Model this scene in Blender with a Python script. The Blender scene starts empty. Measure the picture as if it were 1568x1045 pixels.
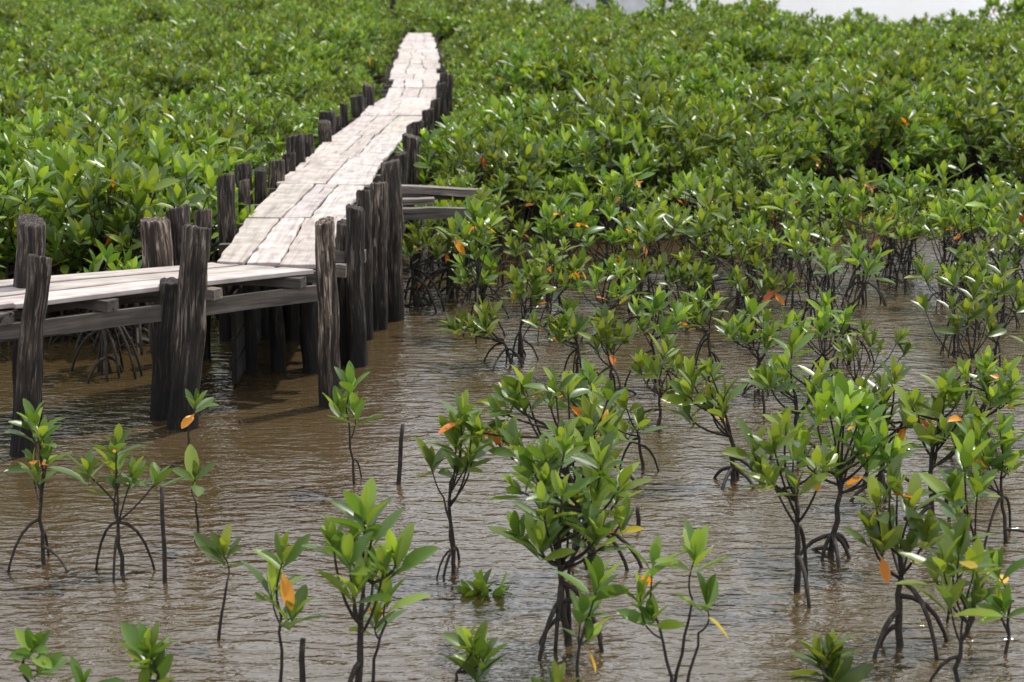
import bpy, math, random
import numpy as np
from mathutils import Vector, noise, Matrix
random.seed(7)
R=random
sc=bpy.context.scene
# ------------------------------------------------------------ camera
H=3.0; PITCH=math.radians(12.14); F=60/36*1568
cam=bpy.data.cameras.new("camera"); co=bpy.data.objects.new("camera",cam); sc.collection.objects.link(co)
cam.lens=60; cam.sensor_width=36; cam.clip_end=6000; cam.clip_start=0.1
co.location=(0,0,H); co.rotation_euler=(math.radians(90)-PITCH,0,0)
cam.dof.use_dof=True; cam.dof.focus_distance=10.5; cam.dof.aperture_fstop=3.2
sc.camera=co
sp,cp=math.sin(PITCH),math.cos(PITCH)
def ray(px,py):
    u=(px-784)/F; v=(522.5-py)/F
    return Vector((u,cp+v*sp,-sp+v*cp))
def gnd(px,py,z=0.0):           # point of the site at height z
    d=ray(px,py); t=(z-H)/d.z
    return Vector((d.x*t,d.y*t,z))
def at_depth(px,py,D):
    d=ray(px,py); t=D/d.y
    return Vector((d.x*t,D,H+d.z*t))
# ------------------------------------------------------------ materials
def newmat(n):
    m=bpy.data.materials.new(n); m.use_nodes=True; nt=m.node_tree
    for k in list(nt.nodes): nt.nodes.remove(k)
    return m,nt,nt.nodes,nt.links
def N(ns,t,**kw):
    n=ns.new(t)
    for k,v in kw.items(): setattr(n,k,v)
    return n
def ramp(ns,stops):
    r=ns.new("ShaderNodeValToRGB"); e=r.color_ramp.elements
    e[0].position=stops[0][0]; e[0].color=(*stops[0][1],1)
    e[1].position=stops[-1][0]; e[1].color=(*stops[-1][1],1)
    for p,c in stops[1:-1]:
        x=e.new(p); x.color=(*c,1)
    return r
def leaf_mat():
    m,nt,ns,l=newmat("mangrove_leaf")
    out=N(ns,"ShaderNodeOutputMaterial"); pb=N(ns,"ShaderNodeBsdfPrincipled"); tr=N(ns,"ShaderNodeBsdfTranslucent"); mx=N(ns,"ShaderNodeMixShader")
    at=N(ns,"ShaderNodeAttribute",attribute_name="leafcol")
    oi=N(ns,"ShaderNodeObjectInfo")
    hs=N(ns,"ShaderNodeHueSaturation"); hs.inputs["Saturation"].default_value=1.0
    mr=N(ns,"ShaderNodeMapRange"); mr.inputs[3].default_value=0.72; mr.inputs[4].default_value=1.25
    mh=N(ns,"ShaderNodeMapRange"); mh.inputs[3].default_value=0.470; mh.inputs[4].default_value=0.498
    l.new(oi.outputs["Random"],mr.inputs[0]); l.new(oi.outputs["Random"],mh.inputs[0])
    l.new(mr.outputs[0],hs.inputs["Value"]); l.new(mh.outputs[0],hs.inputs["Hue"])
    l.new(at.outputs["Color"],hs.inputs["Color"])
    l.new(hs.outputs[0],pb.inputs["Base Color"])
    pb.inputs["Roughness"].default_value=0.33
    g=N(ns,"ShaderNodeMixRGB",blend_type='MULTIPLY'); g.inputs[0].default_value=1; g.inputs[2].default_value=(1.8,1.7,0.5,1)
    l.new(hs.outputs[0],g.inputs[1]); l.new(g.outputs[0],tr.inputs[0])
    mx.inputs[0].default_value=0.32
    l.new(pb.outputs[0],mx.inputs[1]); l.new(tr.outputs[0],mx.inputs[2]); l.new(mx.outputs[0],out.inputs[0])
    return m
def bark_mat():
    m,nt,ns,l=newmat("mangrove_bark")
    out=N(ns,"ShaderNodeOutputMaterial"); pb=N(ns,"ShaderNodeBsdfPrincipled")
    tc=N(ns,"ShaderNodeTexCoord"); no=N(ns,"ShaderNodeTexNoise"); no.inputs["Scale"].default_value=35; no.inputs["Detail"].default_value=4
    r=ramp(ns,[(0.35,(0.012,0.008,0.006)),(0.6,(0.034,0.024,0.017)),(0.78,(0.09,0.07,0.052))])
    l.new(tc.outputs["Object"],no.inputs["Vector"]); l.new(no.outputs[0],r.inputs[0]); l.new(r.outputs[0],pb.inputs["Base Color"])
    pb.inputs["Roughness"].default_value=0.75
    l.new(pb.outputs[0],out.inputs[0]); return m
def wood_mat(name,stops,along,across,cracks,wet=False,bump=0.004,rough=0.8,crackcol=(0.18,0.15,0.13)):
    m,nt,ns,l=newmat(name)
    out=N(ns,"ShaderNodeOutputMaterial"); pb=N(ns,"ShaderNodeBsdfPrincipled")
    at=N(ns,"ShaderNodeAttribute",attribute_name="grain")
    mp=N(ns,"ShaderNodeMapping"); mp.inputs["Scale"].default_value=(along,across,across)
    l.new(at.outputs["Vector"],mp.inputs[0])
    n1=N(ns,"ShaderNodeTexNoise"); n1.inputs["Scale"].default_value=1; n1.inputs["Detail"].default_value=6; n1.inputs["Roughness"].default_value=0.65; n1.inputs["Distortion"].default_value=0.6
    l.new(mp.outputs[0],n1.inputs["Vector"])
    n2=N(ns,"ShaderNodeTexNoise"); n2.inputs["Scale"].default_value=5; n2.inputs["Detail"].default_value=5
    l.new(at.outputs["Vector"],n2.inputs["Vector"])
    r=ramp(ns,stops); l.new(n1.outputs[0],r.inputs[0])
    r2=ramp(ns,[(0.3,(0.6,0.57,0.55)),(0.65,(1.1,1.08,1.05))]); l.new(n2.outputs[0],r2.inputs[0])
    mu=N(ns,"ShaderNodeMixRGB",blend_type='MULTIPLY'); mu.inputs[0].default_value=0.8
    l.new(r.outputs[0],mu.inputs[1]); l.new(r2.outputs[0],mu.inputs[2])
    mp2=N(ns,"ShaderNodeMapping"); mp2.inputs["Scale"].default_value=(along*0.5,across*0.8,across*0.8)
    l.new(at.outputs["Vector"],mp2.inputs[0])
    n3=N(ns,"ShaderNodeTexNoise"); n3.inputs["Scale"].default_value=1; n3.inputs["Detail"].default_value=2
    l.new(mp2.outputs[0],n3.inputs["Vector"])
    r3=ramp(ns,[(cracks-0.03,crackcol),(cracks,(1,1,1))]); l.new(n3.outputs[0],r3.inputs[0])
    mc=N(ns,"ShaderNodeMixRGB",blend_type='MULTIPLY'); mc.inputs[0].default_value=1
    l.new(mu.outputs[0],mc.inputs[1]); l.new(r3.outputs[0],mc.inputs[2])
    at2=N(ns,"ShaderNodeAttribute",attribute_name="tone")
    mt=N(ns,"ShaderNodeMixRGB",blend_type='MULTIPLY'); mt.inputs[0].default_value=1
    l.new(mc.outputs[0],mt.inputs[1]); l.new(at2.outputs["Color"],mt.inputs[2])
    col=mt.outputs[0]
    if wet:
        ge=N(ns,"ShaderNodeNewGeometry"); sx=N(ns,"ShaderNodeSeparateXYZ"); l.new(ge.outputs["Position"],sx.inputs[0])
        ad=N(ns,"ShaderNodeMath",operation='MULTIPLY_ADD'); ad.inputs[1].default_value=0.5; l.new(n2.outputs[0],ad.inputs[0]); l.new(sx.outputs[2],ad.inputs[2])
        rw=ramp(ns,[(0.45,(0.16,0.14,0.12)),(0.95,(1,1,1))]); l.new(ad.outputs[0],rw.inputs[0])
        mw=N(ns,"ShaderNodeMixRGB",blend_type='MULTIPLY'); mw.inputs[0].default_value=1
        l.new(col,mw.inputs[1]); l.new(rw.outputs[0],mw.inputs[2]); col=mw.outputs[0]
    l.new(col,pb.inputs["Base Color"])
    bu=N(ns,"ShaderNodeBump"); bu.inputs["Distance"].default_value=bump
    mm=N(ns,"ShaderNodeMath",operation='MULTIPLY'); l.new(n1.outputs[0],mm.inputs[0]); l.new(r3.outputs[0],mm.inputs[1])
    l.new(mm.outputs[0],bu.inputs["Height"]); l.new(bu.outputs[0],pb.inputs["Normal"])
    pb.inputs["Roughness"].default_value=rough
    l.new(pb.outputs[0],out.inputs[0]); return m
LEAF=leaf_mat(); BARK=bark_mat()
DECK=wood_mat("weathered_plank",[(0.3,(0.32,0.28,0.26)),(0.5,(0.50,0.455,0.43)),(0.7,(0.60,0.555,0.53))],1.4,20,0.31,bump=.003,crackcol=(.4,.35,.3))
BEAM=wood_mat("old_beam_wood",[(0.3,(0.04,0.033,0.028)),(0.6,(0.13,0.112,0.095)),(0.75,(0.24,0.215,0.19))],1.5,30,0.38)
POST=wood_mat("post_bark",[(0.36,(0.012,0.009,0.006)),(0.52,(0.045,0.033,0.025)),(0.68,(0.22,0.185,0.155))],5.0,44,0.46,wet=True,bump=0.02)
# ------------------------------------------------------------ mesh buffer
class Buf:
    def __init__(s): s.v=[];s.f=[];s.m=[];s.sm=[];s.c=[];s.g=[]
    def add(s,vs,fs,mi,smooth,col,gr=None):
        o=len(s.v); s.v+=vs; s.f+=[tuple(i+o for i in f) for f in fs]
        s.m+=[mi]*len(fs); s.sm+=([smooth]*len(fs) if not isinstance(smooth,list) else smooth)
        s.c+=[col]*len(vs); s.g+= gr if gr else [(0,0,0)]*len(vs)
    def mesh(s,name,mats,cname):
        me=bpy.data.meshes.new(name); me.from_pydata([tuple(v) for v in s.v],[],s.f)
        for m in mats: me.materials.append(m)
        me.polygons.foreach_set("material_index",s.m); me.polygons.foreach_set("use_smooth",s.sm)
        a=me.attributes.new(cname,'FLOAT_COLOR','POINT'); a.data.foreach_set("color",np.array([(c[0],c[1],c[2],1) for c in s.c],dtype=np.float32).ravel())
        g=me.attributes.new("grain",'FLOAT_VECTOR','POINT'); g.data.foreach_set("vector",np.array(s.g,dtype=np.float32).ravel())
        me.update(); return me
def link(name,me,parent=None,loc=(0,0,0)):
    o=bpy.data.objects.new(name,me); sc.collection.objects.link(o); o.location=loc
    if parent: o.parent=parent
    return o
def frame(d):
    d=d.normalized(); a=Vector((0,0,1)) if abs(d.z)<0.9 else Vector((1,0,0))
    x=d.cross(a).normalized(); return x,d.cross(x)
def tube(b,pts,rad,n=6,mi=0,col=(1,1,1)):
    vs=[];fs=[]
    for i,p in enumerate(pts):
        d=(pts[min(i+1,len(pts)-1)]-pts[max(i-1,0)])
        if i==0: X,Y=frame(d)
        else:
            dn=d.normalized(); X=(X-dn*X.dot(dn)).normalized(); Y=dn.cross(X)
        for k in range(n):
            a=2*math.pi*k/n; vs.append(p+X*(math.cos(a)*rad[i])+Y*(math.sin(a)*rad[i]))
    for i in range(len(pts)-1):
        for k in range(n):
            fs.append((i*n+k,i*n+(k+1)%n,(i+1)*n+(k+1)%n,(i+1)*n+k))
    fs.append(tuple((len(pts)-1)*n+k for k in range(n)))
    b.add(vs,fs,mi,True,col)
# ------------------------------------------------------------ leaves
def leafcolor(rr,age):
    x=rr.random()
    if age=='old': return rr.choice([(0.70,0.34,0.02),(0.66,0.42,0.04),(0.66,0.25,0.02),(0.50,0.44,0.05)])
    g=rr.uniform(0.65,1.25)
    if age=='new': return (0.23*g,0.34*g,0.055*g)
    if x<0.32: return (0.165*g,0.26*g,0.040*g)
    return (0.078*g,0.155*g,0.030*g)
TS=[(0,.10),(.12,.26),(.32,.86),(.55,1.0),(.78,.80),(.93,.38),(1,.03)]
TSL=[(0,.12),(.3,.88),(.62,.98),(.88,.5),(1,.03)]
def leaf(b,p,d,axis,L,W,col,rr,low=False,bend=0.16):
    d=d.normalized(); s=d.cross(axis)
    if s.length<1e-3: s=Vector((1,0,0))
    s.normalize(); n=s.cross(d)
    tw=rr.uniform(-.45,.45); s2=s*math.cos(tw)+n*math.sin(tw); n=s2.cross(d); s=s2
    vs=[]; fs=[]; T=TSL if low else TS
    for t,w in T:
        c=p+d*(L*t)-n*(L*bend*t*t)
        e=n*(W*0.2*w)
        vs+=[c-s*(W*.5*w)+e, c, c+s*(W*.5*w)+e]
    for i in range(len(T)-1):
        a=i*3; fs+=[(a,a+1,a+4,a+3),(a+1,a+2,a+5,a+4)]
    b.add(vs,fs,1,True,col)
def rosette(b,p,axis,L,rr,n=8,low=False,oldp=0.05):
    axis=axis.normalized(); X,Y=frame(axis)
    a0=rr.random()*6.28
    for i in range(n):
        k=i//2
        f=k/max(1,(n/2-1))
        az=a0+(i%2)*math.pi+k*math.pi/2+rr.uniform(-.35,.35)
        pol=math.radians(12+f*46+rr.uniform(-9,12))
        rad=X*math.cos(az)+Y*math.sin(az)
        LL=L*(0.76+0.3*f)*rr.uniform(.75,1.14)
        age='new' if f<0.3 and rr.random()<.6 else 'mid'
        if f>0.6 and rr.random()<oldp: age='old'; pol+=math.radians(rr.uniform(20,75)); LL*=.75
        d=axis*math.cos(pol)+rad*math.sin(pol)
        leaf(b,p-axis*(0.02*k),d,axis,LL,LL*rr.uniform(.30,.41),leafcolor(rr,age),rr,low,rr.uniform(-.05,.25))
    if not low: tube(b,[p-axis*.02,p+axis*L*.3,p+axis*L*.42],[.004,.004,.0008],4,1,(0.2,0.3,0.05))
def curve(a,c,b_,n):
    return [(a*(1-t)**2+c*(2*t*(1-t))+b_*t*t) for t in [i/n for i in range(n+1)]]
def plant(seed,h,cr,nros,roots,lean=(0,0),L=0.16,tr=0.014,low=False,nl=8,oldp=.05,base_f=0.3,flat=0.2,forkh=.62,rootz=.42,rootr=.28):
    rr=random.Random(seed); b=Buf()
    lx,ly=lean
    topz=h-L*0.8
    fork=Vector((lx*.55+rr.uniform(-.05,.05),ly*.55+rr.uniform(-.04,.04),topz*forkh))
    mid=Vector((lx*.1+rr.uniform(-.07,.07),rr.uniform(-.05,.05),topz*.3))
    tr_pts=curve(Vector((0,0,-.06)),mid*1.0,fork,7)
    for i in range(1,7): tr_pts[i]+=Vector((rr.uniform(-.009,.009),rr.uniform(-.009,.009),0))
    tube(b,tr_pts,[tr*(1.15-.5*i/7) for i in range(8)],7)
    ends=[]
    for i in range(nros):
        if i==0: T=Vector((lx,ly,topz))
        else:
            for _ in range(60):
                q=Vector((rr.uniform(-1,1),rr.uniform(-1,1),rr.uniform(-1,1)))
                if not .35<q.length<1: continue
                T=Vector((lx+q.x*cr,ly+q.y*cr,topz-h*flat+q.z*h*flat))
                if all((T-e).length>L*.55 for e in ends): break
        ends.append(T)
        fi=rr.uniform(base_f,1.0); k=fi*7; j=min(int(k),6); S=tr_pts[j].lerp(tr_pts[j+1],k-j)
        if i>3 and rr.random()<.6:
            e=ends[rr.randrange(0,3)]; S=tr_pts[7].lerp(e,.45)
        if S.z>T.z-.05: S=tr_pts[5]
        if i==0: S=tr_pts[7]
        C=Vector((S.x*.35+T.x*.65,S.y*.35+T.y*.65,S.z*.7+T.z*.3))+Vector((rr.uniform(-.05,.05),rr.uniform(-.05,.05),0))
        pts=curve(S,C,T,3 if low else 5)
        m=len(pts)-1
        tube(b,pts,[min(tr*.45,.007)*(1-.5*q/m)+.0012 for q in range(m+1)],4 if low else 5)
        ax=(pts[-1]-pts[-2]).normalized()*.6+Vector((0,0,.8))+Vector((rr.uniform(-.35,.35),rr.uniform(-.35,.35),0))
        rosette(b,T,ax,L*rr.uniform(.8,1.15),rr,nl if rr.random()<.6 else nl-2,low,oldp)
    a0=rr.random()*6.28
    for i in range(roots):
        a=a0+i*2*math.pi/roots+rr.uniform(-.5,.5); z0=rr.uniform(.12,rootz)*min(1,h); R0=rr.uniform(.08,rootr)*(h if h>1 else 1)
        k=z0/ max(topz*forkh,.1)*7; j=max(0,min(int(k),6)); S=tr_pts[j].copy()
        E=Vector((math.cos(a)*R0,math.sin(a)*R0,-.06)); C=Vector((E.x*.7,E.y*.7,S.z*.95))
        tube(b,curve(S,C,E,5),[tr*.85,tr*.8,tr*.72,tr*.66,tr*.62,tr*.6],5)
    return b
def plant_mesh(name,*a,**k): return plant(*a,**k).mesh(name,[BARK,LEAF],"leafcol")
# ------------------------------------------------------------ boardwalk
ZD=0.93
stations=[((322,402),(492,408)),((378,336),(532,336)),((430,283),(562,285)),((475,243),(588,243)),((512,208),(618,208)),
((548,178),(648,178)),((590,150),(668,150)),((600,122),(672,122)),((604,98),(672,98)),((612,75),(668,75)),((620,58),(664,58)),((626,51),(661,51))]
SL=[gnd(*a,ZD) for a,_ in stations]; SR=[gnd(*c,ZD) for _,c in stations]
walk=bpy.data.objects.new("boardwalk",None); sc.collection.objects.link(walk)
def board(b,A,B,C,D,th,idn,tone,nx=9,wob=.012):
    vs=[];gr=[];fs=[];ny=3; ox=R.uniform(0,50)
    L=((D-A).length+(C-B).length)/2; W=(B-A).length
    el=[R.uniform(-wob,wob) for _ in range(nx+1)]; er=[R.uniform(-wob,wob) for _ in range(nx+1)]
    sl=R.uniform(-.05,.05); sl2=R.uniform(-.05,.05); cup=R.uniform(-.004,.008); ph=R.uniform(0,6)
    for i in range(nx+1):
        t=i/nx
        for j in range(ny+1):
            s=j/ny
            P=(A.lerp(D,t)).lerp(B.lerp(C,t),s)
            side=(B-A).normalized(); al=(D-A).normalized()
            if j==0: P=P+side*el[i]
            if j==ny: P=P+side*er[i]
            if i==0: P=P+al*(sl*(s-.5))
            if i==nx: P=P+al*(sl2*(s-.5))
            P=P+Vector((0,0,cup*((s-.5)**2*4)+.004*math.sin(ph+t*5)))
            vs.append(P); gr.append((t*L+ox,s*W+idn*1.7,0))
    n=len(vs)
    for i in range(n): vs.append(vs[i]-Vector((0,0,th))); gr.append((gr[i][0],gr[i][1],th))
    c=ny+1
    for i in range(nx):
        for j in range(ny):
            a=i*c+j; fs.append((a,a+1,a+c+1,a+c)); fs.append((a+n,a+c+n,a+c+1+n,a+1+n))
    for i in range(nx):
        a=i*c; fs.append((a,a+c,a+c+n,a+n)); a=i*c+ny; fs.append((a,a+n,a+c+n,a+c))
    for j in range(ny):
        a=j; fs.append((a,a+n,a+1+n,a+1)); a=nx*c+j; fs.append((a,a+1,a+1+n,a+n))
    b.add(vs,fs,0,False,tone,gr)
bd=Buf(); bid=0
def tone():
    t=R.uniform(.84,1.08); return (t,t*R.uniform(.96,1),t*R.uniform(.93,1))
joints=[]
for i in range(len(SL)-1):
    a0,a1,b0,b1=SL[i],SL[i+1],SR[i],SR[i+1]
    ln=(a1-a0).length; ns=max(1,round(ln/2.3))
    for k in range(ns):
        t0=k/ns;t1=(k+1)/ns
        A=a0.lerp(a1,t0);D=a0.lerp(a1,t1);B=b0.lerp(b1,t0);C=b0.lerp(b1,t1)
        joints.append((A,B)); joints.append((A.lerp(D,.5),B.lerp(C,.5)))
        al=(D-A).normalized()*.007
        nb=R.choice([3,3,2]) if i>1 else 3
        cuts=[0]+sorted([(j+R.uniform(-.16,.16))/nb for j in range(1,nb)])+[1]
        cuts2=[0]+[min(.97,max(.03,x+R.uniform(-.06,.06))) for x in cuts[1:-1]]+[1]
        dz=R.uniform(-.004,.014)
        for j in range(nb):
            g=.008
            z=Vector((0,0,dz+R.uniform(-.003,.006)))
            Aj=A.lerp(B,cuts[j])+(B-A).normalized()*g; Bj=A.lerp(B,cuts[j+1])-(B-A).normalized()*g
            Dj=D.lerp(C,cuts2[j])+(C-D).normalized()*g; Cj=D.lerp(C,cuts2[j+1])-(C-D).normalized()*g
            if j==0:
                Aj-= (B-A).normalized()*R.uniform(-.05,.07); Dj-=(B-A).normalized()*R.uniform(-.05,.07)
            if j==nb-1:
                Bj+=(B-A).normalized()*R.uniform(-.05,.07); Cj+=(B-A).normalized()*R.uniform(-.05,.07)
            board(bd,Aj+al+z,Bj+al+z,Cj-al+z,Dj-al+z,.035,bid,tone(),12,.011); bid+=1
joints.append((SL[-1],SR[-1]))
def W(px,py): return gnd(px,py,ZD)
f1=W(486,411); f0=W(-40,472); bk1=W(322,404); bk0=W(-40,436)
fd=(f0-f1).normalized()
f_end=f1+fd*9
bd_dir=(bk0-bk1).normalized(); bk_end=bk1+bd_dir*8.2
nseg=4
for k in range(nseg):
    t0=k/nseg;t1=(k+1)/nseg
    A=f1.lerp(f_end,t0);D=f1.lerp(f_end,t1);B=bk1.lerp(bk_end,t0);C=bk1.lerp(bk_end,t1)
    cuts=[0,.33+R.uniform(-.05,.05),.66+R.uniform(-.05,.05),1]
    for j in range(3):
        wv=(B-A).normalized()*.006; al=(D-A).normalized()*.007; z=Vector((0,0,R.uniform(-.004,.010)))
        board(bd,A.lerp(B,cuts[j])+wv+al+z,A.lerp(B,cuts[j+1])-wv+al+z,D.lerp(C,cuts[j+1])-wv-al+z,D.lerp(C,cuts[j])+wv-al+z,.035,bid,tone(),14,.009); bid+=1
dp=link("deck_planks",bd.mesh("deck_planks",[DECK],"tone"),walk)
bv=dp.modifiers.new("bevel","BEVEL"); bv.width=.005; bv.segments=1; bv.limit_method='ANGLE'
def beam(b,P,Q,w,h,tn=1.0,nx=6):
    d=(Q-P).normalized(); s=d.cross(Vector((0,0,1)))
    s=s.normalized() if s.length>1e-3 else Vector((1,0,0)); u=s.cross(d)
    vs=[];gr=[];fs=[]; ox=R.uniform(0,60)
    for i in range(nx+1):
        c=P.lerp(Q,i/nx)+u*R.uniform(-.004,.004)+s*R.uniform(-.004,.004)
        for (x,y) in [(-.5,-.5),(.5,-.5),(.5,.5),(-.5,.5)]:
            vs.append(c+s*(x*w*R.uniform(.94,1.06))+u*(y*h*R.uniform(.94,1.06))); gr.append((ox+i/nx*(Q-P).length,x*w,y*h+ox))
    for i in range(nx):
        for k in range(4): fs.append((i*4+k,i*4+(k+1)%4,(i+1)*4+(k+1)%4,(i+1)*4+k))
    fs.append((3,2,1,0)); a=nx*4; fs.append((a,a+1,a+2,a+3))
    t=tn*R.uniform(.8,1.2); b.add(vs,fs,0,False,(t,t,t),gr)
bb=Buf()
dz=Vector((0,0,-.035-.045))
for k,(A,B) in enumerate(joints):
    s=(B-A).normalized()
    beam(bb,A-s*R.uniform(.06,.16)+dz,B+s*R.uniform(.06,.16)+dz,.09,.08)
for k in range(13):
    t=k/12.5+.02
    A=f1.lerp(f_end,t); B=bk1.lerp(bk_end,t); s=(B-A).normalized()
    beam(bb,A-s*R.uniform(.03,.14)+dz,B+s*R.uniform(.05,.2)+dz,.11,.07,R.choice([.7,1,1.3]))
sz=Vector((0,0,-.035-.09-.055))
for i in range(len(SL)-1):
    s=(SR[i]-SL[i]).normalized()*.10
    beam(bb,SL[i]+s+sz,SL[i+1]+s+sz+Vector((0,0,.003*(i%2))),.06,.10); beam(bb,SR[i]-s+sz,SR[i+1]-s+sz+Vector((0,0,.003*(i%2))),.06,.10)
for k in range(3):
    beam(bb,f1.lerp(f_end,k/3)+sz-Vector((0,0,.004*k)),f1.lerp(f_end,(k+1)/3+.01)+sz-Vector((0,0,.004*k)),.06,.11,1.3)
    beam(bb,bk1.lerp(bk_end,k/3)+sz,bk1.lerp(bk_end,(k+1)/3)+sz,.06,.10)
def hb(x0,x1,py0,py1,z,w,h,tn): beam(bb,gnd(x0,py0,z),gnd(x1,py1,z),w,h,tn)
hb(575,738,287,296,.92,.12,.07,1.7); hb(585,665,309,308,.95,.14,.05,1.9); hb(580,733,328,326,.88,.10,.10,1.1); hb(600,738,300,302,.86,.06,.06,.6)
for (x0,x1,py) in [(500,560,392),(540,590,352),(470,530,414)]:
    beam(bb,gnd(x0,py,.86),gnd(x1,py,.86),.09,.09,1.3)
for (x0,x1,py) in [(262,318,440),(14,76,470)]:
    q0=gnd(x0,py,.80)-Vector((0,.28,0)); q1=gnd(x1,py,.80)-Vector((0,.28,0)); beam(bb,q0,q1,.05,.05,1.2)
for i in range(0,4):  # added near-black boards under the deck, standing in for deep shade
    for z in (.10,.27,.44,.61):
        A=SL[i].copy();B=SL[i+1].copy();A.z=B.z=z+R.uniform(-.015,.015); s=(SR[i]-SL[i]).normalized()*.16
        beam(bb,A+s,B+s,.04,.16,.16)
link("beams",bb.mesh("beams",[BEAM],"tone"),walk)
bp=Buf()
def post_raw(base,T,r,tn):
    n=20; nr=24; ox=R.uniform(0,80); vs=[];gr=[];fs=[]
    tilt=(R.uniform(-.28,.28),R.uniform(-.28,.28))
    e1,e2,p1=R.uniform(.03,.10),R.uniform(.02,.06),R.uniform(0,6)
    for i in range(nr+1):
        t=i/nr; c=base.lerp(T,t)+Vector((.009*math.sin(t*4+ox)+.004*math.sin(t*13+ox),0,0))
        rad=r*(1.10-.14*t)
        for k in range(n):
            a=2*math.pi*k/n
            nn=noise.noise(Vector((math.cos(a)*1.5+ox,math.sin(a)*1.5,t*5)))*.16+noise.noise(Vector((math.cos(a)*4+ox,math.sin(a)*4,t*10)))*.10
            rr_=rad*(1+e1*math.cos(2*a+p1)+e2*math.cos(5*a+ox+t*2)+nn)
            if i==nr: rr_*=.93
            q=c+Vector((math.cos(a)*rr_,math.sin(a)*rr_,0))
            if i>=nr-1: q.z+=tilt[0]*math.cos(a)*rad+tilt[1]*math.sin(a)*rad+.006*math.sin(a*7+ox)
            vs.append(q); gr.append((ox+q.z,math.cos(a)*rad,math.sin(a)*rad))
    for k in range(n):
        a=(nr-1)*n+k; b_=nr*n+k; v=vs[b_].lerp(vs[a],.10); v.z=vs[b_].z-.015; vs[a]=Vector((vs[a].x,vs[a].y,v.z)); gr[a]=(gr[b_][0],gr[a][1],gr[a][2])
    for i in range(nr):
        for k in range(n): fs.append((i*n+k,i*n+(k+1)%n,(i+1)*n+(k+1)%n,(i+1)*n+k))
    sm=[True]*len(fs)
    vs.append(sum((vs[nr*n+k] for k in range(n)),Vector())/n-Vector((0,0,.004))); gr.append((ox,0,0)); ci=len(vs)-1
    for k in range(n): fs.append((nr*n+k,nr*n+(k+1)%n,ci)); sm.append(False)
    t=tn*R.uniform(.8,1.2); bp.add(vs,fs,0,sm,(t,t*.98,t*.96),gr)
def post(px,pyt,ref,w,tn=1.0):
    """px,pyt : where its top is seen; ref=(x,y,z) point it passes through at height z; w apparent width"""
    Bp=gnd(*ref); D=Bp.y; T=at_depth(px,pyt,D); r=w/2*D/F*.9
    slope=(T-Bp)/max(.2,(T.z-Bp.z)); base=Bp-slope*(Bp.z+.3) if Bp.z<.1 else Vector((Bp.x-slope.x*.5,D,-.3))
    post_raw(base,T,r,tn)
P=[
(62,393,(36,695,0),42,1.3),(48,337,(40,440,.93),52,1.2),(304,347,(278,655,0),48,1.5),(262,430,(250,640,0),40,.7),
(234,336,(246,405,.93),48,2.2),(270,318,(276,398,.93),42),(311,322,(308,372,.93),34,1.8),(347,270,(346,352,.93),32),(373,277,(372,330,.93),20,1.5),
(498,338,(503,622,0),34,2.8),(528,340,(530,556,0),28),(543,317,(548,560,0),32),(579,280,(582,503,0),32,2.4),(597,247,(602,490,0),32,1.2),(556,292,(560,520,0),22),
(370,251,(374,300,.93),28),(398,259,(400,300,.93),22),(424,246,(424,280,.93),26,1.5),(444,235,(444,264,.93),24),(453,207,(458,250,.93),30),(471,206,(474,236,.93),16),
(496,186,(498,218,.93),22),(500,171,(503,206,.93),26),(516,178,(516,198,.93),14),(527,160,(529,184,.93),14),(546,147,(549,172,.93),24),(563,131,(566,162,.93),20),(556,150,(556,166,.93),12),
(637,189,(634,222,.93),32),(628,208,(628,240,.93),28,1.7),(655,168,(652,192,.93),20),(668,152,(664,172,.93),16),(684,114,(683,150,.93),22),(676,128,(675,152,.93),16),
(614,235,(612,262,.93),22),
(602,-20,(601,26,1.2),10),
(-150,352,(-160,446,.93),46),(-210,400,(-225,715,0),44),(-420,360,(-440,455,.93),44),
(640,330,(640,430,0),20),(682,335,(684,400,0),14),
]
for p in P: post(*p[:4],tn=(p[4] if len(p)>4 else 1.0))
for i in range(0,5):  # extra piles, added and toned dark to deepen the shade below the deck
    for t in (.25,.75):
        for s in (.22,.5,.8):
            q=SL[i].lerp(SL[i+1],t).lerp(SR[i].lerp(SR[i+1],t),s+R.uniform(-.05,.05))
            post_raw(Vector((q.x+R.uniform(-.03,.03),q.y,-.3)),Vector((q.x,q.y,.76)),R.uniform(.05,.08),.5)
link("posts",bp.mesh("posts",[POST],"tone"),walk)
br=Buf()
beam(br,at_depth(618,27,75),at_depth(722,26,75),.10,.16,.5)
for x in (622,668,716):
    q=at_depth(x,27,75); beam(br,Vector((q.x,75.1,-.2)),Vector((q.x+.02,75.1,q.z+.05)),.1,.1,.5)
link("handrail",br.mesh("handrail",[BEAM],"tone"))
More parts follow.
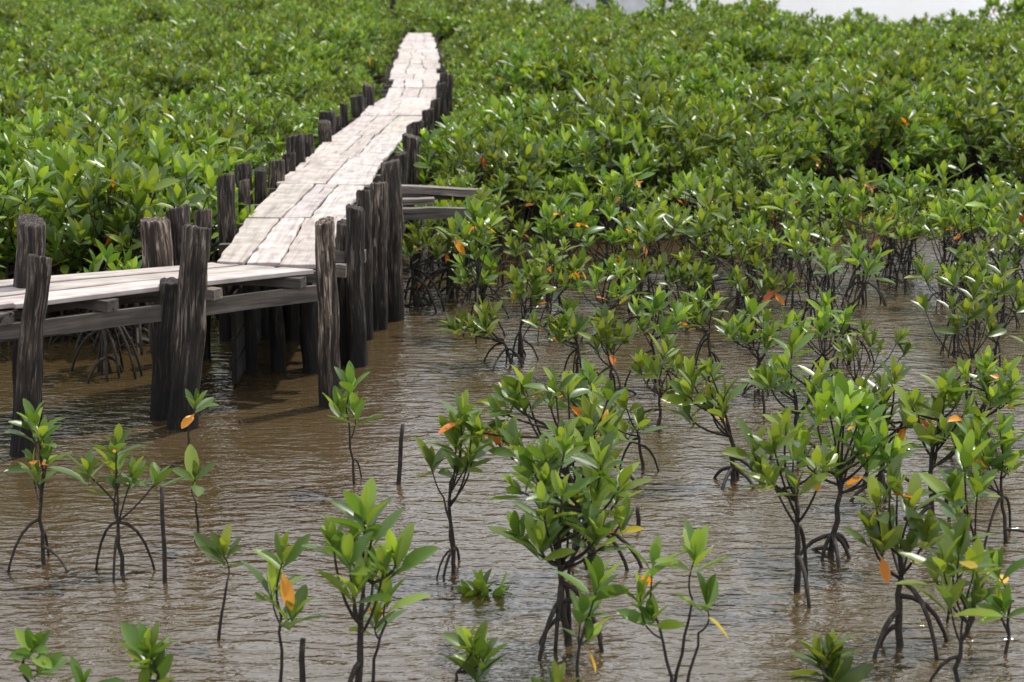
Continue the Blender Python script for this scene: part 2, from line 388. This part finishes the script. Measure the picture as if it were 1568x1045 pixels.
# ------------------------------------------------------------ water
def water():
    m,nt,ns,l=newmat("murky_water")
    out=N(ns,"ShaderNodeOutputMaterial"); pb=N(ns,"ShaderNodeBsdfPrincipled")
    tc=N(ns,"ShaderNodeTexCoord")
    def nz(sx,sy,scale,det,rot=0,dist=0.0):
        mp=N(ns,"ShaderNodeMapping"); mp.inputs["Scale"].default_value=(sx,sy,1); mp.inputs["Rotation"].default_value=(0,0,rot)
        n=N(ns,"ShaderNodeTexNoise"); n.inputs["Scale"].default_value=scale; n.inputs["Detail"].default_value=det; n.inputs["Distortion"].default_value=dist
        l.new(tc.outputs["Object"],mp.inputs[0]); l.new(mp.outputs[0],n.inputs["Vector"]); return n.outputs[0]
    a=nz(1,2.6,4.6,3,0.10,0.5); c=nz(1,2.2,12,2,-.12,.3); e=nz(1,1.5,1.0,2,.3)
    def mad(x,k,y=None):
        q=N(ns,"ShaderNodeMath",operation='MULTIPLY_ADD'); l.new(x,q.inputs[0]); q.inputs[1].default_value=k
        if y is None: q.inputs[2].default_value=0
        else: l.new(y,q.inputs[2])
        return q.outputs[0]
    h=mad(a,.023,mad(c,.0062,mad(e,.025)))
    bu=N(ns,"ShaderNodeBump"); bu.inputs["Distance"].default_value=1.0; bu.inputs["Strength"].default_value=1.0
    l.new(h,bu.inputs["Height"]); l.new(bu.outputs[0],pb.inputs["Normal"])
    big=nz(1,1,.35,3); r=ramp(ns,[(0.35,(0.058,0.038,0.015)),(0.7,(0.085,0.060,0.030))]); l.new(big,r.inputs[0]); l.new(r.outputs[0],pb.inputs["Base Color"])
    pb.inputs["Roughness"].default_value=.03; pb.inputs["IOR"].default_value=2.0
    l.new(pb.outputs[0],out.inputs[0]); return m
S=3000
me=bpy.data.meshes.new("water"); me.from_pydata([(-S,-S,0),(S,-S,0),(S,S,0),(-S,S,0)],[],[(0,1,2,3)]); me.materials.append(water()); link("water",me)
# ------------------------------------------------------------ thicket
src=bpy.data.collections.new("mangrove_bush_kinds")
for i in range(9):
    h=1.35*R.uniform(.9,1.1)
    me=plant_mesh("mangrove_bush",100+i,h,.52,34,9,(R.uniform(-.08,.08),R.uniform(-.08,.08)),L=.215,tr=.020,low=True,nl=8,oldp=.02,base_f=.45,flat=.26,rootz=.6,rootr=.38)
    src.objects.link(bpy.data.objects.new("mangrove_bush",me))
cxy=[((a+b)/2) for a,b in zip(SL,SR)]
def xc(y):
    if y<=cxy[0].y: return cxy[0].x
    for p,q in zip(cxy,cxy[1:]):
        if p.y<=y<=q.y: return p.x+(q.x-p.x)*(y-p.y)/(q.y-p.y)
    return cxy[-1].x
pts=[];rots=[];scl=[]
y=12.6
rr=random.Random(5)
while y<125:
    s=.67*(1+max(0,y-26)/52)
    x=-.37*y-6
    while x<.37*y+6:
        X=x+rr.uniform(-.42,.42)*s; Y=y+rr.uniform(-.42,.42)*s; x+=s
        n=noise.noise(Vector((X*.35,Y*.35,3))); n2=noise.noise(Vector((X*.12,Y*.12,9)))
        d=X-xc(Y); end=Y>cxy[-1].y+.6
        k=1+max(0,Y-26)/165
        if d<0:
            if Y<13.8+.5*n: continue
            if not end and d>-(.80+.12*k): continue
            if Y<14.6 and X>-3.3: continue
        else:
            if Y<19.2+2.2*n2+1.2*n - (1.2 if X<0 else 0)+(1.5 if X>3 else 0): continue
            if not end and d<(.86+.1*k): continue
        u=X/Y; lim=125 if u<-.03 else (90 if u<.03 else (70 if u<.15 else 61)); lim+=9*n
        if Y>lim: continue
        sc_=k*rr.uniform(.74,1.16)*(1+.30*n+.12*n2)
        if Y>lim-5: sc_*=rr.choice([.8,.9,1.0,1.3])
        if not end and abs(d)<1.8 and Y>24: sc_=min(sc_,.78)
        pts.append((X,Y,-.02)); rots.append(rr.uniform(0,6.28)); scl.append(sc_)
    y+=s
# extra low bushes hugging the right-hand edge of the far deck
yy=24.0
while yy<60:
    pts.append((xc(yy)+.95+rr.uniform(0,.15),yy,-.02)); rots.append(rr.uniform(0,6.28)); scl.append(rr.uniform(.58,.68)); yy+=.8
order=list(range(len(pts))); rr.shuffle(order)
pts=[pts[i] for i in order]; rots=[rots[i] for i in order]; scl=[scl[i] for i in order]
me=bpy.data.meshes.new("mangrove_thicket"); me.from_pydata(pts,[],[])
a=me.attributes.new("rotz",'FLOAT','POINT'); a.data.foreach_set("value",rots)
a=me.attributes.new("scl",'FLOAT','POINT'); a.data.foreach_set("value",scl)
th=link("mangrove_thicket",me)
ng=bpy.data.node_groups.new("scatter","GeometryNodeTree")
ng.interface.new_socket("Geometry",in_out='INPUT',socket_type='NodeSocketGeometry'); ng.interface.new_socket("Geometry",in_out='OUTPUT',socket_type='NodeSocketGeometry')
gi=ng.nodes.new("NodeGroupInput"); go=ng.nodes.new("NodeGroupOutput")
ip=ng.nodes.new("GeometryNodeInstanceOnPoints"); ci=ng.nodes.new("GeometryNodeCollectionInfo")
ci.inputs["Collection"].default_value=src; ci.inputs["Separate Children"].default_value=True; ci.inputs["Reset Children"].default_value=True
ip.inputs["Pick Instance"].default_value=True
def na(n):
    q=ng.nodes.new("GeometryNodeInputNamedAttribute"); q.data_type='FLOAT'; q.inputs["Name"].default_value=n; return q
cx=ng.nodes.new("ShaderNodeCombineXYZ"); ra=na("rotz"); sa=na("scl")
ng.links.new(ra.outputs["Attribute"],cx.inputs[2]); ng.links.new(gi.outputs[0],ip.inputs["Points"]); ng.links.new(ci.outputs[0],ip.inputs["Instance"])
ng.links.new(cx.outputs[0],ip.inputs["Rotation"]); ng.links.new(sa.outputs["Attribute"],ip.inputs["Scale"]); ng.links.new(ip.outputs[0],go.inputs[0])
th.modifiers.new("scatter","NODES").node_group=ng
# ------------------------------------------------------------ individual saplings
sid=[500]
def sap(bx,by,tx,ty,wpx,nros,roots=3,L=.15,tr=.011,**kw):
    sid[0]+=1
    B=gnd(bx,by); T=at_depth(tx,ty,B.y); h=max(.15,T.z); s=B.y/F*1.02
    cr=max(.02,wpx/2*s-L*.5)
    me=plant_mesh("mangrove_sapling",sid[0],h,cr,nros,roots,(T.x-B.x,R.uniform(-.05,.05)),L=L,tr=tr,**kw)
    link("mangrove_sapling",me,None,(B.x,B.y,0))
SA=[(70,865,45,606,130,6,3),(188,880,175,640,190,6,3),(297,705,299,586,60,1,0),(296,830,298,692,60,1,0),(545,742,537,556,90,3,1),
(337,980,340,808,50,1,0),(416,1075,432,805,135,3,0),(548,1075,560,735,190,9,1),(575,1060,590,870,110,2,0),(690,880,660,675,60,1,1),(698,870,705,590,110,6,2),
(870,985,865,640,270,24,7),(905,870,850,545,300,24,6),(890,1080,915,848,120,3,0),(1020,1090,1000,815,110,3,0),(1030,1090,1065,800,70,1,0),(1030,1090,1082,872,70,1,0),
(738,905,738,866,110,4,0),(695,1060,722,940,110,3,0),(850,1100,850,1012,70,2,0),(46,1060,50,940,90,2,0),(130,1120,128,995,70,1,0),(220,1100,222,952,130,4,0),
(1272,1090,1275,948,110,4,0),(1378,992,1368,700,200,9,5),(1472,1075,1470,790,200,7,1),(1535,1000,1530,830,90,2,0),(1220,905,1205,612,190,10,2),(1268,848,1300,575,230,16,6),(1120,738,1088,532,145,8,5),
(1478,965,1480,660,110,5,2),(1430,800,1450,560,190,12,5),(1545,830,1535,620,130,7,3),(1345,760,1370,540,170,11,5),(915,745,905,545,120,8,4),(985,720,960,590,90,4,2),
(650,455,655,372,60,0,6),(1010,650,1020,510,120,7,3),(780,560,740,450,140,8,5),(1500,700,1510,520,160,10,5),(1230,700,1215,500,150,9,5),
(800,548,808,395,120,8,5),(878,575,870,450,140,8,4),(940,610,930,462,130,8,4),(860,500,850,372,130,9,6),(925,520,935,385,140,9,6),(1005,590,1010,430,130,8,5),
(1085,560,1075,430,140,9,6),(980,500,975,360,130,9,6),(1050,500,1055,372,130,9,6),(1160,600,1150,450,150,10,6),(1150,520,1160,380,140,9,6),(745,490,735,372,110,8,7),(1260,600,1265,440,150,9,6)]
for a in SA:
    near=a[1]>800; mid=a[1]<620
    n=a[5]
    sap(*a[:6],roots=a[6],L=.185 if near else .18,tr=.008 if n<4 else (.011 if n<8 else (.012 if mid else .016)),oldp=.05,base_f=.65,forkh=.72 if n<4 else .58,flat=.16 if mid else (.2 if n<12 else .22),low=mid)
kinds=[plant_mesh("mangrove_sapling",700+i,R.uniform(.92,1.15),R.uniform(.24,.42),R.choice([7,9,12,15]),R.choice([4,6,8]),(R.uniform(-.2,.2),R.uniform(-.15,.15)),L=.18,tr=.012,oldp=.07,base_f=.6,low=True,forkh=.55,flat=.15) for i in range(16)]
placed=[gnd(a[0],a[1]) for a in SA]
tries=0;cnt=0
while tries<9000 and cnt<115:
    tries+=1
    px=R.uniform(690,1950); py=R.uniform(385,700)
    lim= 700 if px>1250 else (640 if px>1050 else 520)
    if py>lim: continue
    dens= .9 if py<500 else .35
    if R.random()>dens: continue
    q=gnd(px,py)
    md=(.36 if py<460 else (.46 if py<520 else .64))*R.uniform(.85,1.6)
    if q.x-xc(q.y)<1.4: continue
    if noise.noise(Vector((q.x*.8,q.y*.5,14)))<-.25: continue
    if any((q-o).length<md for o in placed): continue
    placed.append(q); cnt+=1
    o=link("mangrove_sapling",R.choice(kinds),None,(q.x,q.y,0)); o.rotation_euler=(0,0,R.uniform(0,6.28)); k=R.uniform(.72,1.12); o.scale=(k,k,k)
for (px,py) in [(170,572),(95,520),(20,520),(215,530),(-60,560),(130,505),(640,470),(690,455),(662,418),(712,405)]:
    q=gnd(px,py); h=R.uniform(1.0,1.2) if px<600 else .75
    me=plant_mesh("mangrove_sapling",int(px)+900,h if px<600 else .85,.34,12,14,(0,.1),L=.185,tr=.018,oldp=.1,low=True,rootz=.6,rootr=.4,forkh=.8,flat=.15,base_f=.7); link("mangrove_sapling",me,None,(q.x,q.y,0))
for (bx,by,tx,ty,r) in [(252,893,248,745,.012),(609,742,617,650,.014),(461,1075,464,978,.014),(977,806,977,777,.013),(1170,640,1168,590,.01)]:
    b=Buf(); B=gnd(bx,by);T=at_depth(tx,ty,B.y); d=T-B
    tube(b,[Vector((0,0,-.05)),d*.35+Vector((.004,0,0)),d*.7+Vector((-.003,0,0)),d],[r,r*.95,r*.9,r*.85],8)
    link("bare_stick",b.mesh("bare_stick",[BARK],"leafcol"),None,B)
# ------------------------------------------------------------ distant house
def simple(name,c,rough=.8):
    m,nt,ns,l=newmat(name); out=N(ns,"ShaderNodeOutputMaterial"); pb=N(ns,"ShaderNodeBsdfPrincipled"); tc=N(ns,"ShaderNodeTexCoord"); no=N(ns,"ShaderNodeTexNoise"); no.inputs["Scale"].default_value=2
    r=ramp(ns,[(.3,tuple(x*.8 for x in c)),(.7,c)]); l.new(tc.outputs["Object"],no.inputs[0]); l.new(no.outputs[0],r.inputs[0]); l.new(r.outputs[0],pb.inputs["Base Color"]); pb.inputs["Roughness"].default_value=rough; l.new(pb.outputs[0],out.inputs[0]); return m
hs=bpy.data.objects.new("white_house",None); sc.collection.objects.link(hs); hx,hy=5.6,105
def boxo(name,x0,x1,y0,y1,z0,z1,m):
    me=bpy.data.meshes.new(name); me.from_pydata([(x0,y0,z0),(x1,y0,z0),(x1,y1,z0),(x0,y1,z0),(x0,y0,z1),(x1,y0,z1),(x1,y1,z1),(x0,y1,z1)],[],[(3,2,1,0),(4,5,6,7),(0,1,5,4),(1,2,6,5),(2,3,7,6),(3,0,4,7)]); me.materials.append(m); link(name,me,hs)
wm=simple("white_wall",(.75,.76,.78)); dk=simple("window_dark",(.03,.035,.04),.3); rf=simple("roof_sheet",(.35,.38,.42))
boxo("walls",hx-3,hx+3,hy,hy+5,-.1,3.2,wm); boxo("door",hx-.5,hx+.5,hy-.05,hy-.003,.3,2.3,dk)
boxo("window_1",hx-2.2,hx-1.2,hy-.05,hy-.003,1.6,2.5,dk); boxo("window_2",hx+1.2,hx+2.2,hy-.05,hy-.003,1.6,2.5,dk)
me=bpy.data.meshes.new("roof"); me.from_pydata([(hx-3.4,hy-.5,3.2),(hx+3.4,hy-.5,3.2),(hx+3.4,hy+5.5,3.2),(hx-3.4,hy+5.5,3.2),(hx-3.4,hy+2.5,4.8),(hx+3.4,hy+2.5,4.8)],[],[(3,2,1,0),(0,1,5,4),(2,3,4,5),(0,4,3),(1,2,5)]); me.materials.append(rf); link("roof",me,hs)
# ------------------------------------------------------------ light
EL,AZ=math.radians(62),math.radians(50)
sd=Vector((math.sin(AZ)*math.cos(EL),math.cos(AZ)*math.cos(EL),math.sin(EL)))
sl=bpy.data.lights.new("sun","SUN"); sl.energy=4.0; sl.angle=math.radians(1.5); sl.color=(1,.96,.9)
so=bpy.data.objects.new("sun",sl); sc.collection.objects.link(so); so.rotation_euler=(-sd).to_track_quat('-Z','Y').to_euler()
w=bpy.data.worlds.new("World"); sc.world=w; w.use_nodes=True; ns=w.node_tree.nodes; l=w.node_tree.links
bg=ns["Background"]; sky=ns.new("ShaderNodeTexSky"); sky.sky_type='NISHITA'; sky.sun_disc=False; sky.sun_elevation=EL; sky.sun_rotation=AZ; sky.air_density=1.0; sky.dust_density=1.5
tc=ns.new("ShaderNodeTexCoord"); mp=ns.new("ShaderNodeMapping"); mp.inputs["Scale"].default_value=(1,1,2.5)
no=ns.new("ShaderNodeTexNoise"); no.inputs["Scale"].default_value=2.2; no.inputs["Detail"].default_value=7; no.inputs["Roughness"].default_value=.55
l.new(tc.outputs["Generated"],mp.inputs[0]); l.new(mp.outputs[0],no.inputs["Vector"])
r=ramp(ns,[(.34,(0.15,.15,.15)),(.54,(1,1,1))]); l.new(no.outputs[0],r.inputs[0])
mx=ns.new("ShaderNodeMixRGB"); l.new(r.outputs[0],mx.inputs[0]); l.new(sky.outputs[0],mx.inputs[1]); mx.inputs[2].default_value=(13.2,13.7,14.6,1)
l.new(mx.outputs[0],bg.inputs[0]); bg.inputs[1].default_value=.10
sc.view_settings.view_transform='Standard'; sc.view_settings.look='None'; sc.view_settings.exposure=0
